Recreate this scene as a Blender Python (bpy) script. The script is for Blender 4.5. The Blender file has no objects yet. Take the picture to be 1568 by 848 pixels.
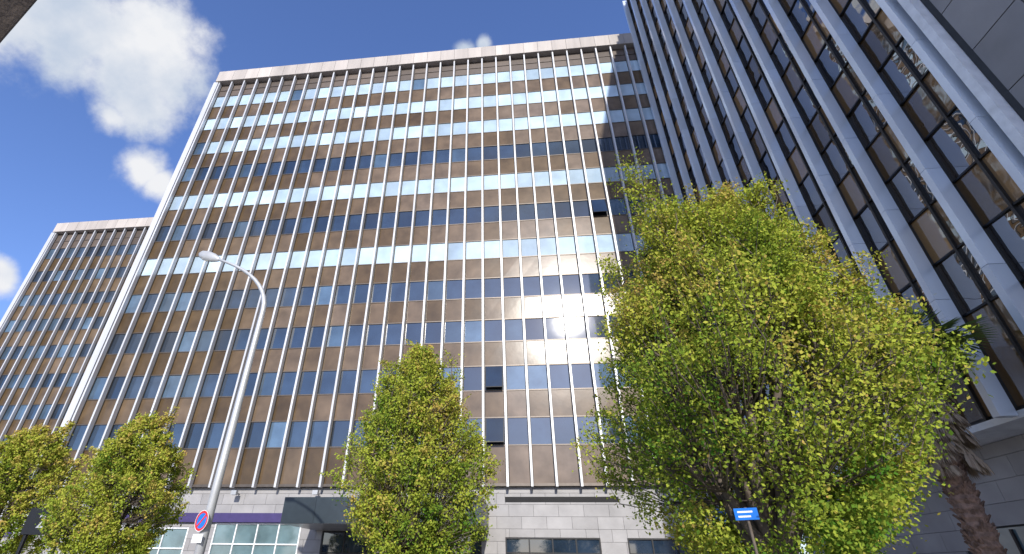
import bpy, math, random
import numpy as np
from mathutils import Vector, Matrix
random.seed(7); rng=np.random.default_rng(11)
scene=bpy.context.scene
R=math.radians

# ------------------------------------------------------------------ materials
def newmat(name):
    m=bpy.data.materials.new(name); m.use_nodes=True
    nt=m.node_tree; b=nt.nodes['Principled BSDF']
    return m,nt,b
def mat(name,col,rough=0.6,metal=0.0,tint=0.0,nscale=3.0,namt=0.12,bump=0.0,bscale=20,ior=None,coat=0,streak=False,hue=None):
    """procedural: base colour * noise variation * per-panel tint"""
    m,nt,b=newmat(name); N=nt.nodes; L=nt.links
    tc=N.new('ShaderNodeTexCoord')
    mp=N.new('ShaderNodeMapping'); L.new(tc.outputs['Object'],mp.inputs[0])
    if streak: mp.inputs['Scale'].default_value=(1,1,0.12)
    nz=N.new('ShaderNodeTexNoise'); nz.inputs['Scale'].default_value=nscale; nz.inputs['Detail'].default_value=4
    L.new(mp.outputs[0],nz.inputs['Vector'])
    mr=N.new('ShaderNodeMapRange'); mr.inputs['From Min'].default_value=0.3; mr.inputs['From Max'].default_value=0.7
    mr.inputs['To Min'].default_value=1-namt; mr.inputs['To Max'].default_value=1+namt
    L.new(nz.outputs[0],mr.inputs[0])
    at=N.new('ShaderNodeAttribute'); at.attribute_name='tint'
    mt=N.new('ShaderNodeMapRange'); mt.inputs['To Min'].default_value=1-tint; mt.inputs['To Max'].default_value=1+tint
    L.new(at.outputs['Fac'],mt.inputs[0])
    mu=N.new('ShaderNodeMath'); mu.operation='MULTIPLY'; L.new(mr.outputs[0],mu.inputs[0]); L.new(mt.outputs[0],mu.inputs[1])
    vm=N.new('ShaderNodeVectorMath'); vm.operation='SCALE'
    if hue:
        mx=N.new('ShaderNodeMix'); mx.data_type='RGBA'
        mx.inputs[6].default_value=(*col,1); mx.inputs[7].default_value=(*hue,1)
        L.new(at.outputs['Fac'],mx.inputs[0]); L.new(mx.outputs[2],vm.inputs[0])
    else: vm.inputs[0].default_value=col
    L.new(mu.outputs[0],vm.inputs['Scale'])
    L.new(vm.outputs[0],b.inputs['Base Color'])
    b.inputs['Roughness'].default_value=rough; b.inputs['Metallic'].default_value=metal
    if ior: b.inputs['IOR'].default_value=ior
    if bump:
        n2=N.new('ShaderNodeTexNoise'); n2.inputs['Scale'].default_value=bscale; n2.inputs['Detail'].default_value=2
        L.new(tc.outputs['Object'],n2.inputs['Vector'])
        bp=N.new('ShaderNodeBump'); bp.inputs['Strength'].default_value=bump; bp.inputs['Distance'].default_value=0.05
        L.new(n2.outputs[0],bp.inputs['Height']); L.new(bp.outputs[0],b.inputs['Normal'])
    return m

M={}
M['fin']=mat('aluminium_fin',(0.56,0.565,0.58),0.4,0.15,0.10,1.5,0.12,streak=True)
M['fin_dark']=mat('dark_mullion',(0.045,0.04,0.035),0.45,0.3)
M['frame']=mat('bronze_frame',(0.11,0.09,0.075),0.4,0.4)
M['span']=mat('bronze_spandrel',(0.150,0.097,0.047),0.19,0.0,0.45,0.8,0.30,bump=0.04,bscale=2,ior=1.4,hue=(0.130,0.102,0.083))
M['louv']=mat('brown_louvre',(0.10,0.075,0.06),0.6,0,0.3)
M['wdark']=mat('tinted_glass',(0.02,0.035,0.06),0.035,0,0.5,0.7,0.35,bump=0.02,bscale=1.0,ior=1.95)
M['wlight']=mat('pale_glass',(0.42,0.54,0.64),0.06,0,0.25,0.6,0.18,bump=0.03,bscale=1.2,ior=2.0)  # paler bluish base colour for whole window rows
M['wmid']=mat('mid_tone_glass',(0.06,0.10,0.15),0.035,0,0.5,0.7,0.3,bump=0.02,bscale=1.0,ior=1.95)  # in-between tone, scattered pane by pane
M['parapet']=mat('parapet_panel',(0.43,0.385,0.35),0.6,0,0.14,1.0,0.16,streak=True)
M['stone']=mat('grey_stone_panel',(0.31,0.30,0.30),0.55,0,0.10,1.2,0.12,bump=0.06,bscale=14)
M['stone2']=mat('taupe_stone_panel',(0.33,0.31,0.30),0.5,0,0.10,1.0,0.12,bump=0.06,bscale=14)
M['gap']=mat('dark_backing',(0.05,0.05,0.05),0.9)  # dark solid behind the panels, seen in their joints
M['body']=mat('building_core',(0.10,0.09,0.085),0.8)
M['slate']=mat('slate_cladding',(0.028,0.04,0.05),0.35,0.2,0.1)
M['purple']=mat('purple_fascia',(0.05,0.035,0.13),0.4)
M['white']=mat('white_panel',(0.78,0.79,0.80),0.4,0,0.05)
M['black']=mat('black_frame',(0.015,0.015,0.017),0.4,0.3)
M['shop']=mat('shopfront_glass',(0.13,0.20,0.22),0.06,0,0.4,0.8,0.3,ior=1.9)
M['clad']=mat('grey_metal_cladding',(0.24,0.235,0.24),0.32,0.3,0.10,0.8,0.12)
M['wfin']=mat('silver_blue_fin',(0.78,0.84,0.92),0.22,0.25,0.08,1.0,0.10,streak=True)
M['blue']=mat('blue_sign_paint',(0.01,0.16,0.6),0.35)
M['red']=mat('red_sign_paint',(0.6,0.02,0.02),0.35)
M['pole']=mat('galvanised_pole',(0.50,0.51,0.52),0.45,0.3,0,2,0.08)
M['lamphead']=mat('lamp_housing',(0.42,0.43,0.44),0.4,0.2)
M['lens']=mat('lamp_lens',(0.6,0.6,0.55),0.15)
M['conc']=mat('brown_concrete',(0.16,0.125,0.10),0.8,0,0,2,0.2,bump=0.2,bscale=12)
M['bark']=mat('bark',(0.12,0.095,0.075),0.9,0,0,8,0.35)
M['palmbark']=mat('palm_bark',(0.19,0.12,0.085),0.9,0,0.3,9,0.4,bump=0.8,bscale=18)
M['asphalt']=mat('asphalt',(0.05,0.05,0.052),0.9,0,0,0.6,0.25,bump=0.3,bscale=60)
M['paint']=mat('road_paint',(0.75,0.75,0.72),0.7)
M['paving']=mat('paving',(0.27,0.26,0.25),0.8,0,0,1.2,0.18,bump=0.2,bscale=30)
M['kerb']=mat('kerb_granite',(0.35,0.34,0.33),0.75)
M['earth']=mat('ground_earth',(0.16,0.15,0.12),0.95,0,0,0.05,0.3)

# wavy reflective glass for the dark wing
def wavy(name,col,ior,strength,hue=None,rough=0.03):
    m,nt,b=newmat(name); N=nt.nodes; L=nt.links
    tc=N.new('ShaderNodeTexCoord'); mp=N.new('ShaderNodeMapping'); mp.inputs['Scale'].default_value=(1,.9,1.5)
    L.new(tc.outputs['Object'],mp.inputs[0])
    n=N.new('ShaderNodeTexNoise'); n.inputs['Scale'].default_value=1.0; n.inputs['Detail'].default_value=0.5
    L.new(mp.outputs[0],n.inputs['Vector'])
    bp=N.new('ShaderNodeBump'); bp.inputs['Strength'].default_value=strength; bp.inputs['Distance'].default_value=0.06
    L.new(n.outputs[0],bp.inputs['Height']); L.new(bp.outputs[0],b.inputs['Normal'])
    at=N.new('ShaderNodeAttribute'); at.attribute_name='tint'
    mx=N.new('ShaderNodeMix'); mx.data_type='RGBA'; mx.inputs[6].default_value=(*col,1); mx.inputs[7].default_value=(*(hue or col),1)
    L.new(at.outputs['Fac'],mx.inputs[0]); L.new(mx.outputs[2],b.inputs['Base Color'])
    b.inputs['Roughness'].default_value=rough; b.inputs['IOR'].default_value=ior
    return m
M['wavy']=wavy('wavy_dark_glass',(0.012,0.012,0.014),3.4,0.7,(0.06,0.04,0.024),0.012)
M['wspan']=wavy('wavy_bronze_spandrel',(0.06,0.036,0.017),2.2,0.6,(0.34,0.19,0.075),0.05)

def leafmat(name,c1,c2,c3,trans=0.35):
    m=bpy.data.materials.new(name); m.use_nodes=True; nt=m.node_tree; N=nt.nodes; L=nt.links
    for n in list(N): N.remove(n)
    out=N.new('ShaderNodeOutputMaterial'); at=N.new('ShaderNodeAttribute'); at.attribute_name='tint'
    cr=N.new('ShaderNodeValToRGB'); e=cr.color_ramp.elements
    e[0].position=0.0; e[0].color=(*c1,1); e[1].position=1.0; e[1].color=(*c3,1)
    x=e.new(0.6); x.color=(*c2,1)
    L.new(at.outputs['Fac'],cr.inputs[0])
    d=N.new('ShaderNodeBsdfDiffuse')
    t=N.new('ShaderNodeBsdfTranslucent'); mx=N.new('ShaderNodeMixShader'); mx.inputs[0].default_value=trans
    L.new(cr.outputs[0],d.inputs['Color']); L.new(cr.outputs[0],t.inputs['Color'])
    L.new(d.outputs[0],mx.inputs[1]); L.new(t.outputs[0],mx.inputs[2]); L.new(mx.outputs[0],out.inputs[0])
    return m
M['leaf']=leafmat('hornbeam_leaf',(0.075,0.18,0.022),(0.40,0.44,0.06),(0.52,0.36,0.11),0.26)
M['palmleaf']=leafmat('palm_leaf',(0.08,0.15,0.04),(0.20,0.26,0.07),(0.30,0.28,0.1))
M['deadleaf']=leafmat('dead_palm_leaf',(0.22,0.16,0.12),(0.36,0.28,0.20),(0.46,0.38,0.28),0.15)

# ------------------------------------------------------------------ mesh builder
class MB:
    def __init__(s): s.v=[];s.f=[];s.m=[];s.t=[];s.mats=[];s.o=Vector((0,0,0));s.U=Vector((1,0,0));s.O=Vector((0,-1,0))
    def frame(s,o,U,O): s.o=Vector(o);s.U=Vector(U);s.O=Vector(O)
    def P(s,u,o,z): p=s.o+s.U*u+s.O*o; return (p.x,p.y,p.z+z)
    def mi(s,k):
        if k not in s.mats: s.mats.append(k)
        return s.mats.index(k)
    def quad(s,pts,k,t=None):
        b=len(s.v); s.v+= [s.P(*p) for p in pts]; s.f.append(tuple(range(b,b+len(pts)))); s.m.append(s.mi(k)); s.t.append(random.random() if t is None else t)
    def box(s,u0,u1,o0,o1,z0,z1,k,t=None):
        b=len(s.v); t=random.random() if t is None else t; i=s.mi(k)
        s.v+=[s.P(u,o,z) for z in (z0,z1) for o in (o0,o1) for u in (u0,u1)]
        for f in ((0,1,3,2),(4,6,7,5),(0,4,5,1),(2,3,7,6),(0,2,6,4),(1,5,7,3)):
            s.f.append(tuple(b+q for q in f)); s.m.append(i); s.t.append(t)
    def tube(s,path,rad,k,n=8,cap=True,t=None,flat=1.0):
        i=s.mi(k); t=random.random() if t is None else t
        path=[Vector(p) for p in path]; b=len(s.v); ref=Vector((0.13,0.99,0.05))
        for j,p in enumerate(path):
            d=(path[min(j+1,len(path)-1)]-path[max(j-1,0)]).normalized()
            a=d.cross(ref)
            if a.length<1e-3: a=d.cross(Vector((1,0,0)))
            a.normalize(); c=d.cross(a)
            for q in range(n):
                an=2*math.pi*q/n; w=p+a*math.cos(an)*rad[j]+c*math.sin(an)*rad[j]*flat; s.v.append(tuple(w))
        for j in range(len(path)-1):
            for q in range(n):
                s.f.append((b+j*n+q,b+j*n+(q+1)%n,b+(j+1)*n+(q+1)%n,b+(j+1)*n+q)); s.m.append(i); s.t.append(t)
        if cap:
            s.f.append(tuple(b+q for q in range(n))[::-1]); s.m.append(i); s.t.append(t)
            s.f.append(tuple(b+(len(path)-1)*n+q for q in range(n))); s.m.append(i); s.t.append(t)
    def build(s,name,parent=None,smooth=False,origin=None,bevel=0):
        me=bpy.data.meshes.new(name)
        off=Vector(origin) if origin else Vector((0,0,0))
        me.from_pydata([tuple(Vector(v)-off) for v in s.v] if origin else s.v,[],s.f)
        for k in s.mats: me.materials.append(M[k])
        me.polygons.foreach_set('material_index',s.m)
        if smooth: me.polygons.foreach_set('use_smooth',[True]*len(s.f))
        a=me.attributes.new('tint','FLOAT','FACE'); a.data.foreach_set('value',s.t)
        me.update()
        ob=bpy.data.objects.new(name,me); scene.collection.objects.link(ob); ob.location=off
        if parent:
            ob.parent=parent; ob.matrix_parent_inverse=Matrix.Identity(4); ob.location=off-parent.location
        if bevel:
            bv=ob.modifiers.new('b','BEVEL'); bv.width=bevel; bv.segments=2; bv.limit_method='ANGLE'
        return ob
def empty(name,loc=(0,0,0)):
    e=bpy.data.objects.new(name,None); scene.collection.objects.link(e); e.location=loc; e.empty_display_size=0.5; return e

FH=3.4
def curtain(mb,n,w,zb,zc0,nf,winh,rowmat,ztop,finw=0.13,find=0.32,seed=0):
    r=random.Random(seed)
    W=n*w
    for k in range(nf):
        zc=zc0+k*FH; a=zc-winh/2; b=zc+winh/2
        for i in range(n):
            u0=i*w+0.11; u1=(i+1)*w-0.11
            key=rowmat(i,k)
            d=[r.uniform(-.003,.003) for _ in range(3)]
            mb.quad([(u0,0+d[0],a),(u1,0+d[1],a),(u1,0+d[2],b),(u0,d[0]+d[2]-d[1],b)],key,r.random())
            # spandrel below; sunlit gold put into the colour at the west end, greyer east
            lo=(zb+0.1) if k==0 else (zc-FH+winh/2+0.07)
            t=min(1,max(0,0.05+0.75*i/n+0.15*math.sin(i*.37+k*1.3)+r.uniform(-.3,.3)))
            hi=a-0.07
            d=[r.uniform(-.004,.004) for _ in range(2)]
            mb.quad([(u0,0.02+d[0],lo),(u1,0.02+d[1],lo),(u1,0.02+d[0],hi),(u0,0.02+d[1],hi)],'span',t)
        mb.box(0,W,-0.05,0.055,a-0.07,a,'frame',.5)
        mb.box(0,W,-0.05,0.055,b,b+0.07,'frame',.5)
    ztl=zc0+(nf-1)*FH+winh/2+0.07
    for i in range(n):
        mb.box(i*w+.1,(i+1)*w-.1,-0.05,0.0,ztl,ztop,'louv')
        mb.box(i*w+.1,(i+1)*w-.1,0.0,0.05,ztl+(ztop-ztl)*.45,ztl+(ztop-ztl)*.45+.08,'frame')
    for i in range(n+1):
        mb.box(i*w-0.10,i*w+0.10,-0.05,0.075,zb,ztop,'fin_dark',.5)
        mb.box(i*w-finw/2,i*w+finw/2,0.08,0.08+find,zb-0.12,ztop,'fin')
    mb.box(-.1,W+.1,-0.06,0.07,zb-0.05,zb+0.1,'frame',.5)
def parapet(mb,n,w,z0,z1,out=0.55):
    mb.box(-.35,n*w+.2,-1.0,out-.06,z0+.03,z1-.04,'gap')
    for i in range(n):
        a=i*w if i else -.4
        mb.box(a+.012,(i+1)*w-.012,out-.06,out,z0,z1,'parapet')
    mb.box(-.4,n*w+.2,-1.0,out-.05,z0-0.02,z0+0.03,'parapet',.3)

# ================================================================ MAIN BUILDING
W=1.4
main=empty('office_building',(0,0,0))
NM=31; LX=NM*W
mb=MB(); mb.frame((0,0,0),(1,0,0),(0,-1,0))
light={4:1,6:1,8:.95,9:.95,10:.85}
rr=random.Random(3)
def rm(i,k):
    if k in light:
        x=rr.random()
        return 'wlight' if x<light[k] else 'wmid'
    return 'wdark' if rr.random()<.85 else 'wmid'
curtain(mb,NM,W,5.95,9.03,11,1.6,rm,45.8,seed=5)
mb.box(-0.62,-0.12,-0.3,0.46,0,45.78,'fin',.4)           # corner pier
mb.build('curtain_wall',main)
mb=MB(); mb.frame((0,0,0),(1,0,0),(0,-1,0)); parapet(mb,NM,W,45.8,47.4); mb.build('parapet',main)
mb=MB(); mb.frame((0,0,0),(1,0,0),(0,-1,0))
mb.box(-.55,LX+14,-22,-.12,5.9,47.1,'body')
mb.box(14,22,-14,-8,47.1,50.0,'parapet')
mb.build('core',main)
# podium
mb=MB(); mb.frame((0,0,0),(1,0,0),(0,-1,0))
OP=-0.25
opens=[(7.2,10.2,0.15,3.7),(11.9,17.2,0.15,3.95),(18.6,27.8,0.1,3.55),(29.2,34.3,0.9,3.3),(35.8,39.6,0.9,3.3)]
mb.box(-.6,LX,-1.2,OP-.08,0,5.88,'gap')
rows=[0,0.62,1.24,1.86,2.48,3.1,3.72,4.34,4.96,5.56,5.9]
def blocked(u0,u1,z0,z1):
    for a,b,c,d in opens+[(29.2,35.6,5.08,5.36)]:
        if u0<b-.02 and u1>a+.02 and z0<d-.02 and z1>c+.02: return (a,b,c,d)
    return None
def panels(u0,u1,z0,z1,depth=0):
    hit=blocked(u0,u1,z0,z1)
    if not hit or depth>4:
        if not hit and u1-u0>.03 and z1-z0>.03: mb.box(u0+.007,u1-.007,OP-.06,OP,z0+.007,z1-.007,'stone')
        return
    a,b,c,d=hit
    if u0<a-.02: panels(u0,a,z0,z1,depth+1)
    if u1>b+.02: panels(b,u1,z0,z1,depth+1)
    m0=max(u0,a); m1=min(u1,b)
    if z0<c-.02: panels(m0,m1,z0,c,depth+1)
    if z1>d+.02: panels(m0,m1,d,z1,depth+1)
for j in range(len(rows)-1):
    for i in range(-1,NM+1):
        s=0 if j%2 else .7
        panels(max(-.6,i*W+s-.7+.7),min(LX,(i+1)*W+s),rows[j],rows[j+1])
mb.build('podium_stone',main)
mb=MB(); mb.frame((0,0,0),(1,0,0),(0,-1,0))
for a,b,c,d in opens:
    nn=max(2,round((b-a)/1.25)); st=(b-a)/nn
    mb.quad([(a,OP-.05,c),(b,OP-.05,c),(b,OP-.05,d),(a,OP-.05,d)],'wdark' if a>28 or a==18.6 else 'shop',.5)
    fk='black' if a>28 or a==18.6 else 'white'
    for i in range(nn+1): mb.box(a+i*st-.035,a+i*st+.035,OP-.045,OP+.03,c,d,fk)
    for z in (d-.04,(d-.75 if a>28 else d-1.1),c+.05): mb.box(a,b,OP-.047,OP+.027,z-.035,z+.035,fk)
for i in range(6): mb.box(29.2,35.6,OP-.05,OP-.02+.0,5.08+.048*i,5.1+.048*i,'black')
mb.build('shopfront_windows',main)
mb=MB(); mb.frame((0,0,0),(1,0,0),(0,-1,0))
mb.box(7.0,18.1,OP+.002,OP+.22,3.97,4.47,'purple')
mb.box(0.5,6.8,OP+.002,OP+.22,3.97,4.47,'purple')
mb.build('purple_fascia_band',main,bevel=.01)
mb=MB(); mb.frame((0,0,0),(1,0,0),(0,-1,0))
mb.box(18.1,28.2,-.2,4.3,3.62,4.78,'gap')
for i in range(6):
    a=18.1+i*10.1/6; mb.box(a+.006,a+10.1/6-.006,4.3,4.34,3.6,4.8,'slate')
for i in range(3):
    a=-.2+i*1.5; mb.box(18.06,18.1,a+.006,a+1.494,3.6,4.8,'slate'); mb.box(28.2,28.24,a+.006,a+1.494,3.6,4.8,'slate')
mb.box(18.1,28.2,-.2,4.3,3.58,3.618,'clad')
mb.build('entrance_canopy',main)
mb=MB(); mb.frame((0,0,0),(1,0,0),(0,-1,0))
mb.box(40.6,42.6,OP+.002,OP+.3,3.9,4.7,'blue'); mb.box(40.8,42.4,OP+.3,OP+.32,4.2,4.35,'white')
for u in (12.9,18.0,7.9): # wall floodlights
    mb.box(u-.03,u+.03,OP,OP+.55,5.5,5.56,'black'); mb.box(u-.16,u+.16,OP+.45,OP+.7,5.42,5.66,'lamphead')
mb.build('wall_fittings',main)
# opened awning sashes
mb=MB(); mb.frame((0,0,0),(1,0,0),(0,-1,0))
for (i,k) in ((20,1),(20,0),(26,5)):
    u0=i*W+.13;u1=(i+1)*W-.13;zc=9.03+k*FH;b=zc+.78;a=zc-.74
    mb.quad([(u0,.45,a),(u1,.45,a),(u1,.06,b),(u0,.06,b)],'wdark',.2)
    mb.quad([(u0,.012,a),(u1,.012,a),(u1,.012,b),(u0,.012,b)],'black',.2)
    for (x0,x1) in ((u0,u0+.05),(u1-.05,u1)): mb.quad([(x0,.455,a),(x1,.455,a),(x1,.067,b),(x0,.067,b)],'black',.2)
    mb.quad([(u0,.455,a),(u1,.455,a),(u1,.44,a+.06),(u0,.44,a+.06)],'black',.2)
mb.build('open_windows',main)

# ================================================================ LEFT BUILDING
left=empty('office_building',(-29.2,14.7,0)); 
mb=MB(); mb.frame((-29.2,14.7,0),(1,0,0),(0,-1,0)); r2=random.Random(9)
curtain(mb,26,W,5.6,8.5,9,1.5,lambda i,k:'wmid' if r2.random()<.45 else 'wdark',38.9,seed=15)
mb.box(-.6,-.12,-.3,.46,0,38.88,'fin',.4)
mb.build('curtain_wall',left)
mb=MB(); mb.frame((-29.2,14.7,0),(1,0,0),(0,-1,0)); parapet(mb,26,W,38.9,40.3); mb.build('parapet',left)
mb=MB(); mb.frame((-29.2,14.7,0),(1,0,0),(0,-1,0))
mb.box(-.55,28.4,-18,-.12,5.5,40.1,'body')
for j in range(9):
    for i in range(26): mb.box(i*W+.005,(i+1)*W-.005,-.31,-.25,j*.62+.005,(j+1)*.62-.005,'stone')
mb.box(0,28.4,-1,-.33,0,5.58,'gap')
mb.box(2,26,-.245,-.05,3.9,4.4,'purple')
mb.build('core_and_podium',left)

# ================================================================ RIGHT WING
wing=empty('glass_office_tower',(LX,0,0))
mb=MB(); mb.frame((LX,0,0),(0,-1,0),(-1,0,0))
SP=1.95; NB=10; zb=5.4; ztop=53.6; r3=random.Random(21)
E=0.55+NB*SP   # end of glazed section
for k in range(-1,13):
    zc=9.03+k*FH; a=zc-.85; b=zc+.85
    for i in range(NB):
        for h in range(2):
            u0=.55+i*SP+h*SP/2+.04; u1=u0+SP/2-.08
            if k>=0:
                d=[r3.uniform(-.008,.008) for _ in range(3)]
                mb.quad([(u0,d[0],a),(u1,d[1],a),(u1,d[2],b),(u0,d[0]+d[2]-d[1],b)],'wavy')
            lo=zb+.1 if k==0 else zc-FH+.91; hi=a-.06
            if k>=0:
                d=[r3.uniform(-.01,.01) for _ in range(2)]
                mb.quad([(u0,.0+d[0],lo),(u1,.0+d[1],lo),(u1,.0+d[0],hi),(u0,.0+d[1],hi)],'wspan')
    if k>=0:
        mb.box(.4,E,-.05,.06,a-.06,a,'black'); mb.box(.4,E,-.05,.06,b,b+.06,'black')
for i in range(NB*2+1):
    u=.55+i*SP/2; mb.box(u-.04,u+.04,-.05,.09 if i%2 else .14,zb,ztop,'fin_dark',.5)
for i in range(NB+1):
    u=.55+i*SP
    for j in range(14):    # fin in storey lengths with joints
        z0=zb-.1+j*FH if j else zb-.15; z1=min(zb-.1+(j+1)*FH-.015,ztop+.3)
        mb.box(u-.11,u+.11,.16,.60,z0,z1,'wfin')
        mb.box(u-.17,u-.11,.30,.42,z0+1.6,z0+1.75,'wfin')
mb.build('curtain_wall',wing)
mb=MB(); mb.frame((LX,0,0),(0,-1,0),(-1,0,0))
mb.box(.0,46,-18,-.06,zb,ztop,'body')
mb.box(E+.35,E+.6,-.05,.55,zb-.15,ztop+.3,'white')  # end fin made white, sunlight put into its colour
# near-end grey metal cladding, run on unseen to lengthen the wing's shadow
zz=zb
while zz<ztop:
    u=E+.8
    while u<45:
        mb.box(u+.015,u+1.45-.015,0.0,.3,zz+.015,zz+1.7-.015,'clad'); u+=1.45
    zz+=1.7
mb.box(E+.61,45.9,-.05,.27,zb,ztop,'gap')
mb.box(-.0,46,-2.0,.12,zb-.20,zb-.02,'white',.5)
mb.build('cladding_and_core',wing)
mb=MB(); mb.frame((LX+1.3,0,0),(0,-1,0),(-1,0,0))
mb.box(0,46,-16,-.06,0,zb-.21,'gap')
for j in range(9):
    z0=j*.6; z1=min(z0+.6,zb-.21)
    for i in range(-1,29):
        s=.8 if j%2 else 0
        u0=max(0,i*1.6+s);u1=min(46,(i+1)*1.6+s)
        if u0<17.2 and u1>11.4 and z0<2.9 and z1>.5: continue
        if u1>u0: mb.box(u0+.006,u1-.006,-.055,0,z0+.006,z1-.006,'stone2')
mb.box(11.2,17.6,-.05,-.03,.5,2.95,'shop'); 
for i in range(6): mb.box(11.2+i*1.28-.04,11.2+i*1.28+.04,-.03,.03,.5,2.9,'black')
mb.build('base_wall',wing)

# ================================================================ GROUND
mb=MB(); mb.frame((0,0,0),(1,0,0),(0,1,0)); mb.quad([(-1500,-1500,-.14),(1500,-1500,-.14),(1500,1500,-.14),(-1500,1500,-.14)],'earth'); mb.build('ground')
mb=MB(); mb.frame((0,0,0),(1,0,0),(0,1,0)); mb.box(-200,200,-34,60,-.135,-.004,'paving'); mb.build('pavement')
mb=MB(); mb.frame((0,0,0),(1,0,0),(0,1,0)); mb.box(-200,200,-34.3,-34.003,-.13,.0,'kerb'); mb.box(-200,200,-48.3,-48.003,-.13,.0,'kerb');mb.build('kerb',bevel=.01)
mb=MB(); mb.frame((0,0,0),(1,0,0),(0,1,0)); mb.box(-200,200,-60,-48.31,-.135,-.004,'paving'); mb.build('pavement')
mb=MB(); mb.frame((0,0,0),(1,0,0),(0,1,0)); mb.quad([(-200,-48,-.125),(200,-48,-.125),(200,-34.3,-.125),(-200,-34.3,-.125)],'asphalt'); mb.build('road')
mb=MB(); mb.frame((0,0,0),(1,0,0),(0,1,0))
for i in range(-30,30): mb.quad([(i*6,-41.2,-.12),(i*6+3,-41.2,-.12),(i*6+3,-41.05,-.12),(i*6,-41.05,-.12)],'paint')
mb.build('road_markings')

# ================================================================ CONCRETE PILLAR (near, top-left)
mb=MB(); mb.frame((24.15,-28.70,0),(1,0,0),(0,1,0))
mb.box(0,.95,0,.95,0,9.6,'conc'); mb.box(-.12,1.07,-.12,1.07,0,.5,'conc'); mb.box(-.15,1.1,-.15,1.1,9.62,10.1,'conc')
mb.build('concrete_pillar',bevel=.03)

# ================================================================ STREET LAMP
lp=empty('street_lamp',(22.2,-17.1,0)); mb=MB()
bx,by=22.2,-17.1
path=[(bx,by,0),(bx,by,4),(bx,by,8.8)]; rad=[.13,.11,.085]
am=math.pi/2*.62
for a in range(1,11):
    t=a/10; path.append((bx-2.2*(1-math.cos(t*am))/(1-math.cos(am)),by,8.8+2.15*math.sin(t*am)/math.sin(am))); rad.append(.08-.035*t)
mb.tube(path,rad,'pole',14)
mb.tube([(bx,by,0),(bx,by,.9),(bx,by,.95)],[.17,.17,.13],'pole',14)
mb.build('pole_and_arm',lp,smooth=True,origin=(bx,by,0))
mb=MB(); e=Vector(path[-1])
d=Vector((-1,0,.38)).normalized()
pr=[(0,.05),(.08,.10),(.3,.17),(.6,.19),(.85,.14),(.95,.04)]
mb.tube([tuple(e+d*(s-.08)) for s,_ in pr],[q for _,q in pr],'lamphead',16,flat=.5)
mb.build('lamp_head',lp,smooth=True,origin=(bx,by,0))
mb=MB(); mb.tube([tuple(e+d*(s-.08)+Vector((0,0,-.07))) for s in (.35,.45,.7,.78)],[.06,.13,.13,.06],'lens',12,flat=.4)
mb.build('lens',lp,smooth=True,origin=(bx,by,0))
# no-parking sign on the pole
def disc(mb,c,n,r0,r1,k,off=0,seg=36,a0=0,a1=2*math.pi):
    c=Vector(c);n=Vector(n).normalized();a=n.cross(Vector((0,0,1))).normalized();b=a.cross(n)
    c=c+n*off;i=mb.mi(k)
    for q in range(seg):
        t0=a0+(a1-a0)*q/seg;t1=a0+(a1-a0)*(q+1)/seg
        s=len(mb.v)
        mb.v+=[tuple(c+(a*math.cos(t)+b*math.sin(t))*r) for t,r in ((t0,r0),(t1,r0),(t1,r1),(t0,r1))]
        mb.f.append((s,s+1,s+2,s+3));mb.m.append(i);mb.t.append(.5)
def rect(mb,c,a,up,hw,hh,k):
    s=len(mb.v); mb.v+=[tuple(c+a*hw*x+up*hh*y) for x,y in ((-1,-1),(1,-1),(1,1),(-1,1))]; mb.f.append((s,s+1,s+2,s+3)); mb.m.append(mb.mi(k)); mb.t.append(.5)
SZ=2.65
sg=empty('no_parking_sign',(bx,by,SZ)); mb=MB()
nrm=Vector((-.38,-.93,0)).normalized(); c=Vector((bx,by,SZ))+nrm*.17
mb.tube([tuple(c-nrm*.012),tuple(c)],[.25,.25],'lamphead',36)
disc(mb,c,nrm,0.001,.185,'blue',.004); disc(mb,c,nrm,.18,.238,'red',.006); disc(mb,c,nrm,.236,.25,'white',.008)
a=nrm.cross(Vector((0,0,1))).normalized(); bb=a.cross(nrm); q=(a-bb).normalized(); p=(a+bb).normalized()
rect(mb,c+nrm*.009,q,p,.185,.026,'red')
rect(mb,c-Vector((0,0,.40)),a,Vector((0,0,1)),.2,.10,'white')
mb.tube([tuple(Vector((bx,by,SZ))),tuple(c-nrm*.01)],[.03,.03],'pole',8)
mb.build('sign_face',sg,origin=(bx,by,SZ))
# small blue street sign below the big tree's crown
sp=(33.35,-22.9,0); sg=empty('blue_street_sign',sp); mb=MB()
mb.tube([sp,(sp[0],sp[1],2.38)],[.018,.018],'bark',10)
n2=Vector((-.5,-.87,0)).normalized(); a2=Vector((.87,-.5,0)).normalized(); cc=Vector((sp[0],sp[1],2.30))+n2*.03
mb.frame(cc,a2,n2); mb.box(-.14,.14,-.005,.008,-.07,.07,'blue')
for zz_ in (-.03,.025): mb.box(-.10,.08 if zz_>0 else .05,.009,.011,zz_-.010,zz_+.011,'white')
mb.build('post_and_plate',sg,origin=sp)

# ================================================================ NUMBER 27 SIGN
so_=(13.35,-12.6,0); sg=empty('building_number_sign',so_); mb=MB(); mb.frame(so_,(1,0,0),(0,-1,0))
mb.box(-.8,.8,0,.2,2.55,3.4,'black'); mb.box(-.7,-.6,.05,.15,0,2.55,'black'); mb.box(.6,.7,.05,.15,0,2.55,'black')
mb.build('sign_board',sg,bevel=.01,origin=so_)
cu=bpy.data.curves.new('digits','FONT'); cu.body='27'; cu.size=.62; cu.extrude=.01
o=bpy.data.objects.new('digits',cu); scene.collection.objects.link(o); o.data.materials.append(M['lamphead']); o.parent=sg; o.location=(-.3,-.22,2.76); o.rotation_euler=(R(90),0,0)

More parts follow.
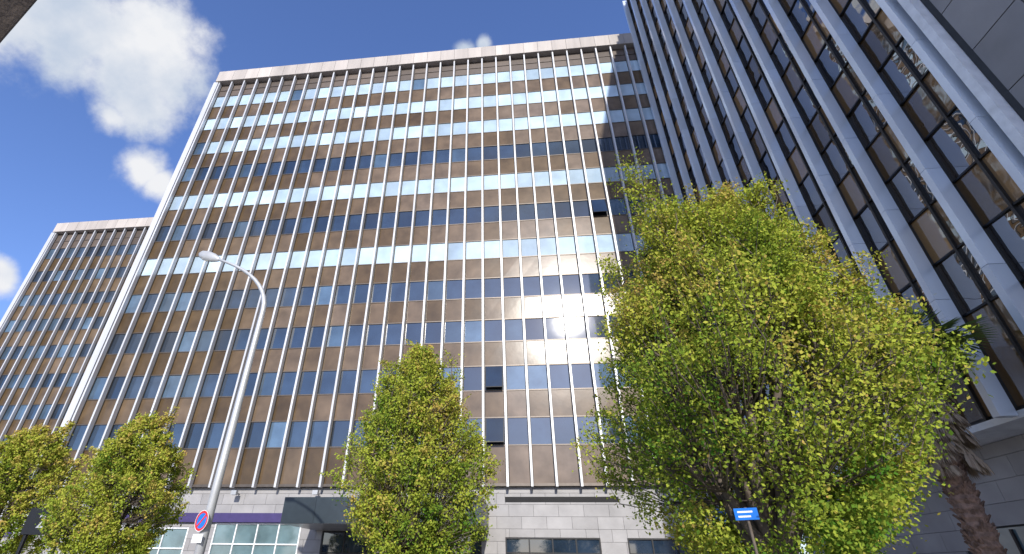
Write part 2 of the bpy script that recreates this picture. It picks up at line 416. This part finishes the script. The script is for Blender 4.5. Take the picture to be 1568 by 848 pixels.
# ================================================================ TREES
def leaf_mesh(name,P,A,B,T,matk,parent,origin):
    n=len(P); V=np.empty((n,4,3)); V[:,0]=P-A;V[:,1]=P+B-A*.1;V[:,2]=P+A;V[:,3]=P-B-A*.1
    V=V.reshape(-1,3)-np.array(origin)
    me=bpy.data.meshes.new(name); me.vertices.add(4*n); me.vertices.foreach_set('co',V.ravel())
    me.loops.add(4*n); me.loops.foreach_set('vertex_index',np.arange(4*n,dtype=np.int32))
    me.polygons.add(n); me.polygons.foreach_set('loop_start',np.arange(0,4*n,4,dtype=np.int32)); me.polygons.foreach_set('loop_total',np.full(n,4,dtype=np.int32))
    me.materials.append(M[matk]); a=me.attributes.new('tint','FLOAT','FACE'); a.data.foreach_set('value',T.astype(np.float32))
    me.update(calc_edges=True); me.validate()
    ob=bpy.data.objects.new(name,me); scene.collection.objects.link(ob); ob.parent=parent; return ob
def tree(base,H,Rm,z0,ntw,nlv,ls,seed,shift=(0,0),widest=.35,nst=10,bare=0.3,tone=0.0,peaks=None,taper=1.35,low=.35,curve=1.6):
    """peaks: list of (azimuth, radius fraction, height fraction) for the main leaders"""
    g=np.random.default_rng(seed); e=empty('deciduous_tree',base); bx,by=base[0],base[1]
    ph=g.uniform(0,6.28,6)
    def env(t,a):
        s=np.where(t<widest,low+(1-low)*(np.clip(t,0.0,1)/widest)**.8,(1-(np.clip((t-widest)/(1-widest),0,1))**taper)**.85)
        lob=1+.13*np.sin(3*a+ph[0]+4*t)+.10*np.sin(5*a+ph[1]-7*t)+.07*np.sin(9*t*2+ph[2]+2*a)
        return Rm*s*lob
    mb=MB(); o3=lambda x,y,z:(bx+x,by+y,z)
    zf=min(1.5,z0*.8+.2)
    mb.tube([o3(0,0,-.05),o3(.02,0,.3),o3(0,.02,zf),o3(0,0,zf+.5)],[.20*H/9,.15*H/9,.13*H/9,.12*H/9],'bark',10)
    pts=[];stems=[]
    for i in range(nst):
        if peaks and i<len(peaks):
            a,rf,hf=peaks[i]; a=R(a); re=Rm*rf; top=H*hf
        else:
            a=2*math.pi*(i+g.uniform(-.3,.3))/nst; rin=g.uniform(.15,.9)
            top=z0+(H-z0)*(.95-.5*rin**1.2)*g.uniform(.88,1.0)
            tt=(top-z0)/(H-z0); re=min(Rm*rin,float(env(np.array(min(tt,.9)),np.array(a))))
        zs=zf+g.uniform(-.1,.7); path=[];rad=[];K=9
        for j in range(K):
            s=j/(K-1); rr_=re*(s**.75); 
            path.append(o3(rr_*math.cos(a)+shift[0]*s+g.normal(0,.05)*s*2,rr_*math.sin(a)+shift[1]*s+g.normal(0,.05)*s*2,zs+(top-.15-zs)*s))
            rad.append((.075*(1-s)**.9+.010)*H/9)
        mb.tube(path,rad,'bark',7); stems.append(path); pts+=path[2:]
    pts=np.array(pts)
    t=g.beta(1.1,1.4,ntw); a=g.uniform(0,2*np.pi,ntw); rr_=env(t,a)*(1-.45*g.random(ntw)**2.0)
    z=z0+(H-z0)*t*.93
    C=np.stack([bx+shift[0]*np.clip(t*curve,0,1)+rr_*np.cos(a),by+shift[1]*np.clip(t*curve,0,1)+rr_*np.sin(a),z],1)
    hz=np.sin(C[:,0]*2.3+ph[3])*np.sin(C[:,1]*2.1+ph[4])+.6*np.sin(C[:,2]*2.6+ph[5]+C[:,0])
    C=C[hz<1.05-bare*1.8*g.random(len(C))]
    # plume of side shoots along every leader -> separate pointed tufts on the outline
    ex=[]
    for pth in stems:
        for q in range(int(ntw*.020)+4):
            s=1-.45*g.random()**1.2; j=s*(len(pth)-1); j0=int(min(j,len(pth)-2)); f=j-j0
            p=np.array(pth[j0])*(1-f)+np.array(pth[j0+1])*f; ex.append(p+g.normal(0,.08+.5*(1-s),3)*H/9)
    C=np.vstack([C,np.array(ex)]); n=len(C)
    out=C-np.array([bx+shift[0]*.6,by+shift[1]*.6,0]); out[:,2]=0; out/=np.linalg.norm(out,axis=1)[:,None]+1e-6
    D=out*g.uniform(.3,.9,n)[:,None]+np.array([0,0,1])*g.uniform(.3,1.3,n)[:,None]+g.normal(0,.25,(n,3)); D/=np.linalg.norm(D,axis=1)[:,None]
    Ln=g.uniform(.35,.9,n)*H/9
    for i in range(n):
        c=C[i]-D[i]*Ln[i]*.5
        lowp=pts[pts[:,2]<c[2]-.1]
        if len(lowp)==0: continue
        w=np.linalg.norm(lowp-c,axis=1); j=int(np.argmin(w)); p=lowp[j]
        if w[j]>2.6: continue
        mid=(p+c)/2+np.array([0,0,-.08*w[j]])+out[i]*.08
        mb.tube([tuple(p),tuple(mid),tuple(c),tuple(C[i]+D[i]*Ln[i]*.45)],[.018,.013,.009,.003],'bark',3,cap=False)
    mb.build('trunk_and_limbs',e,smooth=True,origin=base)
    idx=np.repeat(np.arange(n),nlv); keep=g.random(len(idx))<g.uniform(.55,1.0,n)[idx]; idx=idx[keep]; m=len(idx); s=g.random(m)**.85
    sp=(.145*(1-s*.75)+.022)*H/9
    P=C[idx]+D[idx]*((s-.5)*Ln[idx])[:,None]+g.normal(0,1,(m,3))*sp[:,None]*np.array([1,1,.55])
    A=g.normal(0,1,(m,3))+D[idx]*.6; A/=np.linalg.norm(A,axis=1)[:,None]
    Nn=g.normal(0,.7,(m,3))+np.array([.05,-.45,.85]); B=np.cross(A,Nn); B/=np.linalg.norm(B,axis=1)[:,None]
    sz=ls*g.uniform(.6,1.25,m)
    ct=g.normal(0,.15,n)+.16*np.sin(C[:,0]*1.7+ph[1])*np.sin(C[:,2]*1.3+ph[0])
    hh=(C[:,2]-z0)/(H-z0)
    # low inner foliage greener; higher, outer and tip leaves paler and yellower
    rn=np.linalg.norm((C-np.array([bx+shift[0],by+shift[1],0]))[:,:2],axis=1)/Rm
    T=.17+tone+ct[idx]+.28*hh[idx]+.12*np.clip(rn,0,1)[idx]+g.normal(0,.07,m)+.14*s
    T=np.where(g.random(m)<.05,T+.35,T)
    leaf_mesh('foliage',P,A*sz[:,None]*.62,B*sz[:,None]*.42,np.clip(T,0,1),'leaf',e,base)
    return e
tree((34.2,-21.5,0),9.9,2.85,1.75,1650,118,.052,101,shift=(.55,.3),widest=.30,nst=20,bare=.42,tone=.02,taper=1.2,low=.34,
     peaks=[(190,.52,1.0),(20,.28,.96),(160,.76,.80),(5,.48,.84),(-40,.42,.88),(-10,.75,.68),(215,.6,.86),(0,.85,.56)])
tree((27.5,-16.1,0),8.1,1.98,1.4,950,88,.062,102,shift=(-.1,0),widest=.34,nst=12,bare=.2,tone=.0,taper=1.5,peaks=[(180,.2,1.0),(0,.5,.92),(200,.6,.9)])
tree((16.3,-13.1,0),7.0,1.9,1.5,760,78,.07,103,widest=.38,nst=9,bare=.15,tone=.08,taper=1.6,low=.5,peaks=[(0,.35,1.0),(170,.4,.95)])
tree((9.3,-10.7,0),7.2,2.3,1.9,760,78,.08,104,widest=.38,nst=9,bare=.15,tone=.09,taper=1.6,low=.5,peaks=[(10,.4,1.0),(180,.3,.9)])

# ================================================================ PALM
PH=6.75
pb=(40.75,-16.5,0); pe=empty('palm_tree',pb); g=np.random.default_rng(5); mb=MB()
path=[];rad=[]
for j in range(70):
    s=j/69; path.append((pb[0]+.1*math.sin(s*2),pb[1],s*PH)); rad.append(.27-.06*s+(.035 if j%2 else 0))
mb.tube(path,rad,'palmbark',14)
for j in range(340): # leaf-base boots
    z=g.uniform(.2,PH-.1);a=g.uniform(0,6.28);c=Vector((pb[0]+.1*math.sin(z/PH*2),pb[1],z));d=Vector((math.cos(a),math.sin(a),0))
    mb.tube([tuple(c+d*.2),tuple(c+d*.33+Vector((0,0,.12)))],[.06,.02],'palmbark',4)
mb.build('trunk',pe,origin=pb)
def fan(P,A,B,T,c,dr,Lp,Lf,droop,tone,up=Vector((0,0,1)),wf=1.3):
    dr=dr.normalized(); tip=c+dr*Lp+Vector((0,0,-droop*.3)); side=dr.cross(up)
    if side.length<.05: side=Vector((1,0,0))
    side.normalize()
    for q in range(26):
        a=R(-75+150*q/25); d=(dr*math.cos(a)+side*math.sin(a)); d=(d+Vector((0,0,-droop*abs(math.sin(a))*.7-droop*.25))).normalized()
        for h in range(2):
            s0=Lf*(.25+.5*h); dd=(d+Vector((0,0,-droop*.5*h))).normalized(); cen=tip+d*s0
            P.append(cen);A.append(dd*Lf*.28);nb=dd.cross(up+side*g.uniform(-.4,.4));nb.normalize();B.append(nb*(.03 if h==0 else .018)*wf);T.append(min(1,max(0,tone+g.normal(0,.15))))
P,A,B,T=[],[],[],[]; sb=MB(); top=Vector((pb[0]+.09,pb[1],PH))
for q in range(50):
    a=g.uniform(0,6.28);el=g.uniform(-.3,1.3);d=Vector((math.cos(a)*math.cos(el),math.sin(a)*math.cos(el),math.sin(el)))
    Lp=g.uniform(.6,1.15); fan(P,A,B,T,top,d,Lp,g.uniform(.8,1.05),.35,.45,wf=1.9)
    sb.tube([tuple(top),tuple(top+d*Lp+Vector((0,0,-.1)))],[.02,.012],'bark',4)
leaf_mesh('fronds',np.array(P),np.array(A),np.array(B),np.array(T),'palmleaf',pe,pb); sb.build('petioles',pe,origin=pb)
P,A,B,T=[],[],[],[]
for q in range(90):
    a=g.uniform(0,6.28);z=g.uniform(PH-1.9,PH);d=Vector((math.cos(a),math.sin(a),g.uniform(-2.6,-1.0)))
    fan(P,A,B,T,Vector((top.x,top.y,z))+Vector((math.cos(a),math.sin(a),0))*.2,d,g.uniform(.2,.5),g.uniform(.5,.8),.9,.55,wf=1.5)
leaf_mesh('dead_frond_skirt',np.array(P),np.array(A),np.array(B),np.array(T),'deadleaf',pe,pb)

# ================================================================ LIGHT / SKY
el=R(26.1); az=R(173.5)
sd=Vector((math.sin(az)*math.cos(el),math.cos(az)*math.cos(el),math.sin(el)))
sl=bpy.data.lights.new('sun','SUN'); sl.energy=5.0; sl.angle=R(.53); sl.color=(1,.95,.86)
so=bpy.data.objects.new('sun',sl); scene.collection.objects.link(so); so.rotation_euler=sd.to_track_quat('Z','Y').to_euler()
w=bpy.data.worlds.new('World'); scene.world=w; w.use_nodes=True; nt=w.node_tree; N=nt.nodes; L=nt.links
for n in list(N): N.remove(n)
out=N.new('ShaderNodeOutputWorld'); sky=N.new('ShaderNodeTexSky'); sky.sky_type='NISHITA'; sky.sun_disc=False
sky.sun_elevation=el; sky.sun_rotation=az; sky.air_density=1.15; sky.dust_density=.7; sky.ozone_density=2.0
tn=N.new('ShaderNodeVectorMath'); tn.operation='MULTIPLY'; tn.inputs[1].default_value=(.98,1.12,1.64); L.new(sky.outputs[0],tn.inputs[0])
bg=N.new('ShaderNodeBackground'); bg.inputs[1].default_value=.145; L.new(tn.outputs[0],bg.inputs[0])
tc=N.new('ShaderNodeTexCoord')
def fbm(scale,detail,rough,vec):
    n=N.new('ShaderNodeTexNoise'); n.inputs['Scale'].default_value=scale;n.inputs['Detail'].default_value=detail;n.inputs['Roughness'].default_value=rough
    L.new(vec,n.inputs['Vector']); return n
def mth(op,a,b=None,c=None):
    n=N.new('ShaderNodeMath'); n.operation=op
    for i,x in enumerate((a,b,c)):
        if x is None: continue
        if isinstance(x,(int,float)): n.inputs[i].default_value=x
        else: L.new(x,n.inputs[i])
    return n.outputs[0]
vec=tc.outputs['Generated']
nA=fbm(8,8,.60,vec); nB=fbm(2.2,4,.55,vec)
blobs=[(-61,43.4,.12),(-55.4,43.2,.105),(-53.2,40.2,.07),(-54.2,38.2,.04),(-65,43,.12),(-56,46.5,.09),(-70,46,.15),(-49.4,35.0,.045),(-46.9,34.2,.036),(-8.1,56.6,.026),(-4.5,57.2,.018),(-55.6,21.5,.03)]
m=None
for a,e_,r in blobs:
    d=(math.sin(R(a))*math.cos(R(e_)),math.cos(R(a))*math.cos(R(e_)),math.sin(R(e_)))
    vd=N.new('ShaderNodeVectorMath'); vd.operation='DISTANCE'; L.new(vec,vd.inputs[0]); vd.inputs[1].default_value=d
    q=mth('SUBTRACT',1.0,mth('DIVIDE',vd.outputs['Value'],r))
    q=mth('MAXIMUM',q,-1.0)
    m=q if m is None else mth('MAXIMUM',m,q)
m1=mth('ADD',m,mth('MULTIPLY',mth('SUBTRACT',nA.outputs[0],.5),2.2))
mr=N.new('ShaderNodeMapRange'); mr.interpolation_type='SMOOTHSTEP'; mr.inputs[1].default_value=-.12; mr.inputs[2].default_value=.6; L.new(m1,mr.inputs[0])
# clouds in the half of the sky behind the viewer (seen only as reflections)
sep=N.new('ShaderNodeSeparateXYZ'); L.new(vec,sep.inputs[0])
bk=N.new('ShaderNodeMapRange'); bk.inputs[1].default_value=.1; bk.inputs[2].default_value=-.4; L.new(sep.outputs[1],bk.inputs[0])
c2=N.new('ShaderNodeMapRange'); c2.interpolation_type='SMOOTHSTEP'; c2.inputs[1].default_value=.50;c2.inputs[2].default_value=.68; L.new(nB.outputs[0],c2.inputs[0])
mask=mth('MAXIMUM',mr.outputs[0],mth('MULTIPLY',bk.outputs[0],mth('MULTIPLY',c2.outputs[0],.8)))
cb=N.new('ShaderNodeBackground'); 
cr=N.new('ShaderNodeValToRGB'); cr.color_ramp.elements[0].position=.34; cr.color_ramp.elements[0].color=(.56,.64,.77,1); cr.color_ramp.elements[1].position=.56; cr.color_ramp.elements[1].color=(.88,.89,.92,1)
nC=fbm(5.5,6,.55,vec)
L.new(nC.outputs[0],cr.inputs[0]); L.new(cr.outputs[0],cb.inputs[0]); cb.inputs[1].default_value=1.0
ms=N.new('ShaderNodeMixShader'); L.new(mask,ms.inputs[0]); L.new(bg.outputs[0],ms.inputs[1]); L.new(cb.outputs[0],ms.inputs[2]); L.new(ms.outputs[0],out.inputs[0])

# ================================================================ CAMERA
cam=bpy.data.cameras.new('camera'); co=bpy.data.objects.new('camera',cam); scene.collection.objects.link(co); scene.camera=co
cam.sensor_width=36; cam.lens=740/1568*36; cam.shift_x=67/1568; cam.clip_end=5000; cam.clip_start=.05
Z=Vector((18,1210,-740)).normalized(); X=Vector((7217,326,740)).normalized(); X=(X-Z*X.dot(Z)).normalized(); Y=Z.cross(X)
rot=Matrix((X,Y,Z))
co.matrix_world=Matrix.Translation((30.5,-30.3,1.6))@rot.to_4x4()
scene.view_settings.view_transform='Standard'; scene.view_settings.look='None'; scene.view_settings.exposure=0
